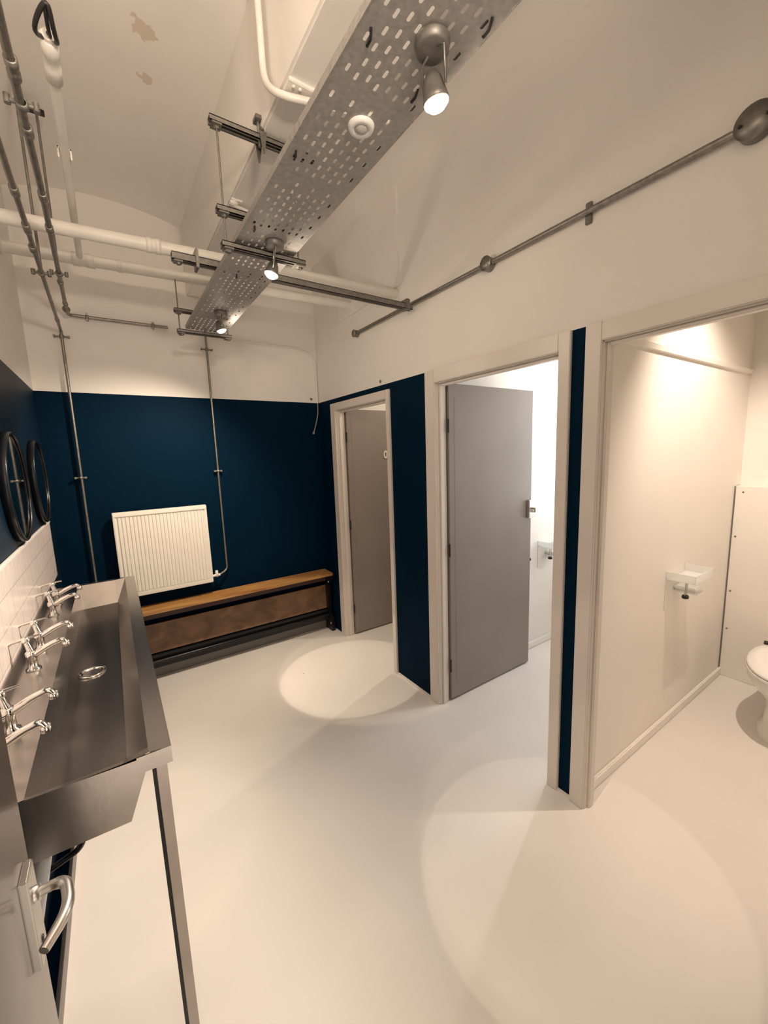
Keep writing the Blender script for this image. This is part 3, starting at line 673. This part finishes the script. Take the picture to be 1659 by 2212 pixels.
# ------------------------------------------------------------------ cubicle contents
def make_dispenser(loc, label):
    """loc = left end of its shelf on the partition; grows to +x and out to -y"""
    t = thing('acrylic_dispenser', loc, label, 'dispenser', 'acrylic dispensers in the cubicles'); x, y, z = loc
    m = MB(); L, D, H = .25, .135, .045; k = .004
    m.box(x, x+L, y-D, y, z, z+k); m.box(x, x+k, y-D, y, z, z+H); m.box(x+L-k, x+L, y-D, y, z, z+H); m.box(x, x+L, y-D, y-D+k, z, z+H)
    build('shelf_tray', m, M_PERSPEX, t)
    build('back_plate', MB().box(x, x+.19, y-k, y, z-.175, z, bev=.001), M_CUB, t)
    m = MB(); m.tube([(x+.055, y-.075, z), (x+.052, y-.075, z-.085)], .0028, 8); m.tube([(x+.080, y-.075, z), (x+.068, y-.075, z-.085)], .0028, 8)
    build('hanger', m, M_SATIN, t)
    build('knob', MB().lathe([(0, -.012), (.017, -.010), (.019, 0), (.014, .008), (0, .009)], (x+.060, y-.075, z-.090), n=20, sx=1.0, sy=.9), M_DARK, t)
    m = MB().box(x+.095, x+.185, y-.11, y-.005, z-.075, z-.052, bev=.006); build('tissue_pack', m, M_TISSUE, t)
    m = MB().box(x+.09, x+.19, y-.115, y, z-.082, z-.077); build('lower_shelf', m, M_PERSPEX, t)
    return t
dp = make_dispenser((2.785, -2.504, .900), 'clear acrylic paper dispenser with black knob in the nearest cubicle')
dup(dp, (3.14, -1.46, .845), 'clear acrylic dispenser glimpsed past the open middle cubicle door')

# toilet
TO = thing('toilet', (3.35, -2.935, 0), 'white toilet against the duct panel, cut by the right picture edge', 'toilet')
ty = -2.935
def loft(mb_, secs, n=36, smooth=True):
    vs = []
    for (cx, rx_f, rx_b, ry, z) in secs:
        for k in range(n):
            a = 2*PI*k/n; c = math.cos(a); s_ = math.sin(a)
            rx = rx_f if c < 0 else rx_b
            e = 1.0 if c < 0 else .7
            vs.append((cx + rx*math.copysign(abs(c)**e, c), ty + ry*math.copysign(abs(s_)**(1 if c < 0 else .8), s_), z))
    fs = [(i*n+k, i*n+(k+1) % n, (i+1)*n+(k+1) % n, (i+1)*n+k) for i in range(len(secs)-1) for k in range(n)]
    mb_.add(vs, fs, smooth)
    m_ = len(secs)-1
    mb_.add([vs[k] for k in range(n)], [tuple(range(n))]); mb_.add([vs[m_*n+k] for k in range(n)], [tuple(range(n))])
m = MB(); loft(m, [(3.34, .205, .42, .115, .0), (3.34, .20, .42, .110, .025), (3.34, .175, .42, .092, .05), (3.34, .165, .42, .085, .16), (3.34, .19, .42, .10, .22), (3.34, .26, .42, .145, .29), (3.34, .305, .42, .175, .345), (3.34, .31, .42, .180, .375)])
build('pan', m, M_CERAMIC, TO)
m = MB(); loft(m, [(3.35, .322, .20, .186, .377), (3.35, .326, .20, .188, .385), (3.35, .322, .20, .186, .394)]); build('seat', m, M_WHITEPL, TO)
m = MB(); loft(m, [(3.35, .316, .205, .182, .397), (3.35, .320, .205, .184, .403), (3.35, .312, .20, .178, .412), (3.35, .26, .16, .14, .418)]); build('lid', m, M_WHITEPL, TO)
m = MB().lathe([(.012, -.03), (.016, -.02), (.012, .03)], (3.55, ty+.135, .405), (0, 1, 0), 14); build('hinge', m, M_DARK, TO)
m = MB().lathe([(.012, -.03), (.016, -.02), (.012, .03)], (3.55, ty-.135, .405), (0, 1, 0), 14); build('hinge', m, M_DARK, TO)

# cubicle ceiling lamps (out of view; the farthest and middle ones added for brightness)
def cub_lamp(loc, e, color, label, cone=150, blend=.8, aim=(0, 0, -1)):
    t = thing('ceiling_downlight', loc, label, 'lamp'); x, y, z = loc
    build('housing', MB().lathe([(0, 0), (.045, 0), (.045, -.05), (.038, -.052), (.036, -.02), (0, -.02)], loc, n=24), M_WHITEPL, t)
    build('bulb_face', MB().lathe([(0, -.022), (.030, -.022), (.034, -.021)], loc, n=24), M_BULB, t)
    l = bpy.data.lights.new('downlight', 'SPOT'); l.energy = e; l.color = color; l.spot_size = math.radians(cone); l.spot_blend = blend; l.shadow_soft_size = .014
    o = bpy.data.objects.new('downlight', l); COL.objects.link(o); o.parent = t; o.location = (0, 0, -.06); o.rotation_euler = look_rot(aim)
    return t
cub_lamp((2.62, -3.0, 2.80), E_CUB3, (1.0, .82, .68), 'small white ceiling downlight in the nearest cubicle', 96, .7, (.32, .10, -1))
cub_lamp((2.75, -.80, 2.80), E_CUB1, (1.0, .84, .66), 'added unseen ceiling downlight in the farthest cubicle')
cub_lamp((2.95, -2.0, 2.80), E_CUB2, COOL, 'added unseen ceiling downlight in the middle cubicle', 130, .8, (.2, 0, -1))

# added unseen uplighter behind the camera, brightens the ceiling
t = thing('fill_uplighter', (.57, YN, 2.30), 'added cream half-bowl uplighter above the doorway, an unseen fill lamp', 'lamp')
build('bowl', MB().lathe([(.0, -.07), (.05, -.06), (.09, -.03), (.11, .02), (.105, .02), (.085, -.025), (0, -.055)], (.57, YN+.115, 2.30), n=28), M_CREAM, t)
build('bracket', MB().box(.54, .60, YN, YN+.03, 2.24, 2.33, bev=.004), M_CREAM, t)
l = bpy.data.lights.new('fill_uplight', 'AREA'); l.energy = E_UP; l.color = WARM; l.shape = 'DISK'; l.size = .17; l.spread = math.radians(145)
o = bpy.data.objects.new('fill_uplight', l); COL.objects.link(o); o.parent = t; o.location = (0, .115, .03); o.rotation_euler = look_rot((-.30, 1.0, .60))

# screw heads on the walls
for (p, ax, lb) in (((XR, -1.01, 2.126), (-1, 0, 0), 'tiny dark screw head on the right wall above the first doorway'), ((1.895, 0, 2.132), (0, -1, 0), 'tiny dark screw head on the far wall above the blue paint')):
    tag(build('screw_head', MB().lathe([(0, .006), (.010, .005), (.012, 0)], p, ax, 12), M_STRUT, origin=p), lb, 'screw', 'screw heads in the walls')

for o in bpy.data.objects:
    if '_w' in o: del o['_w']
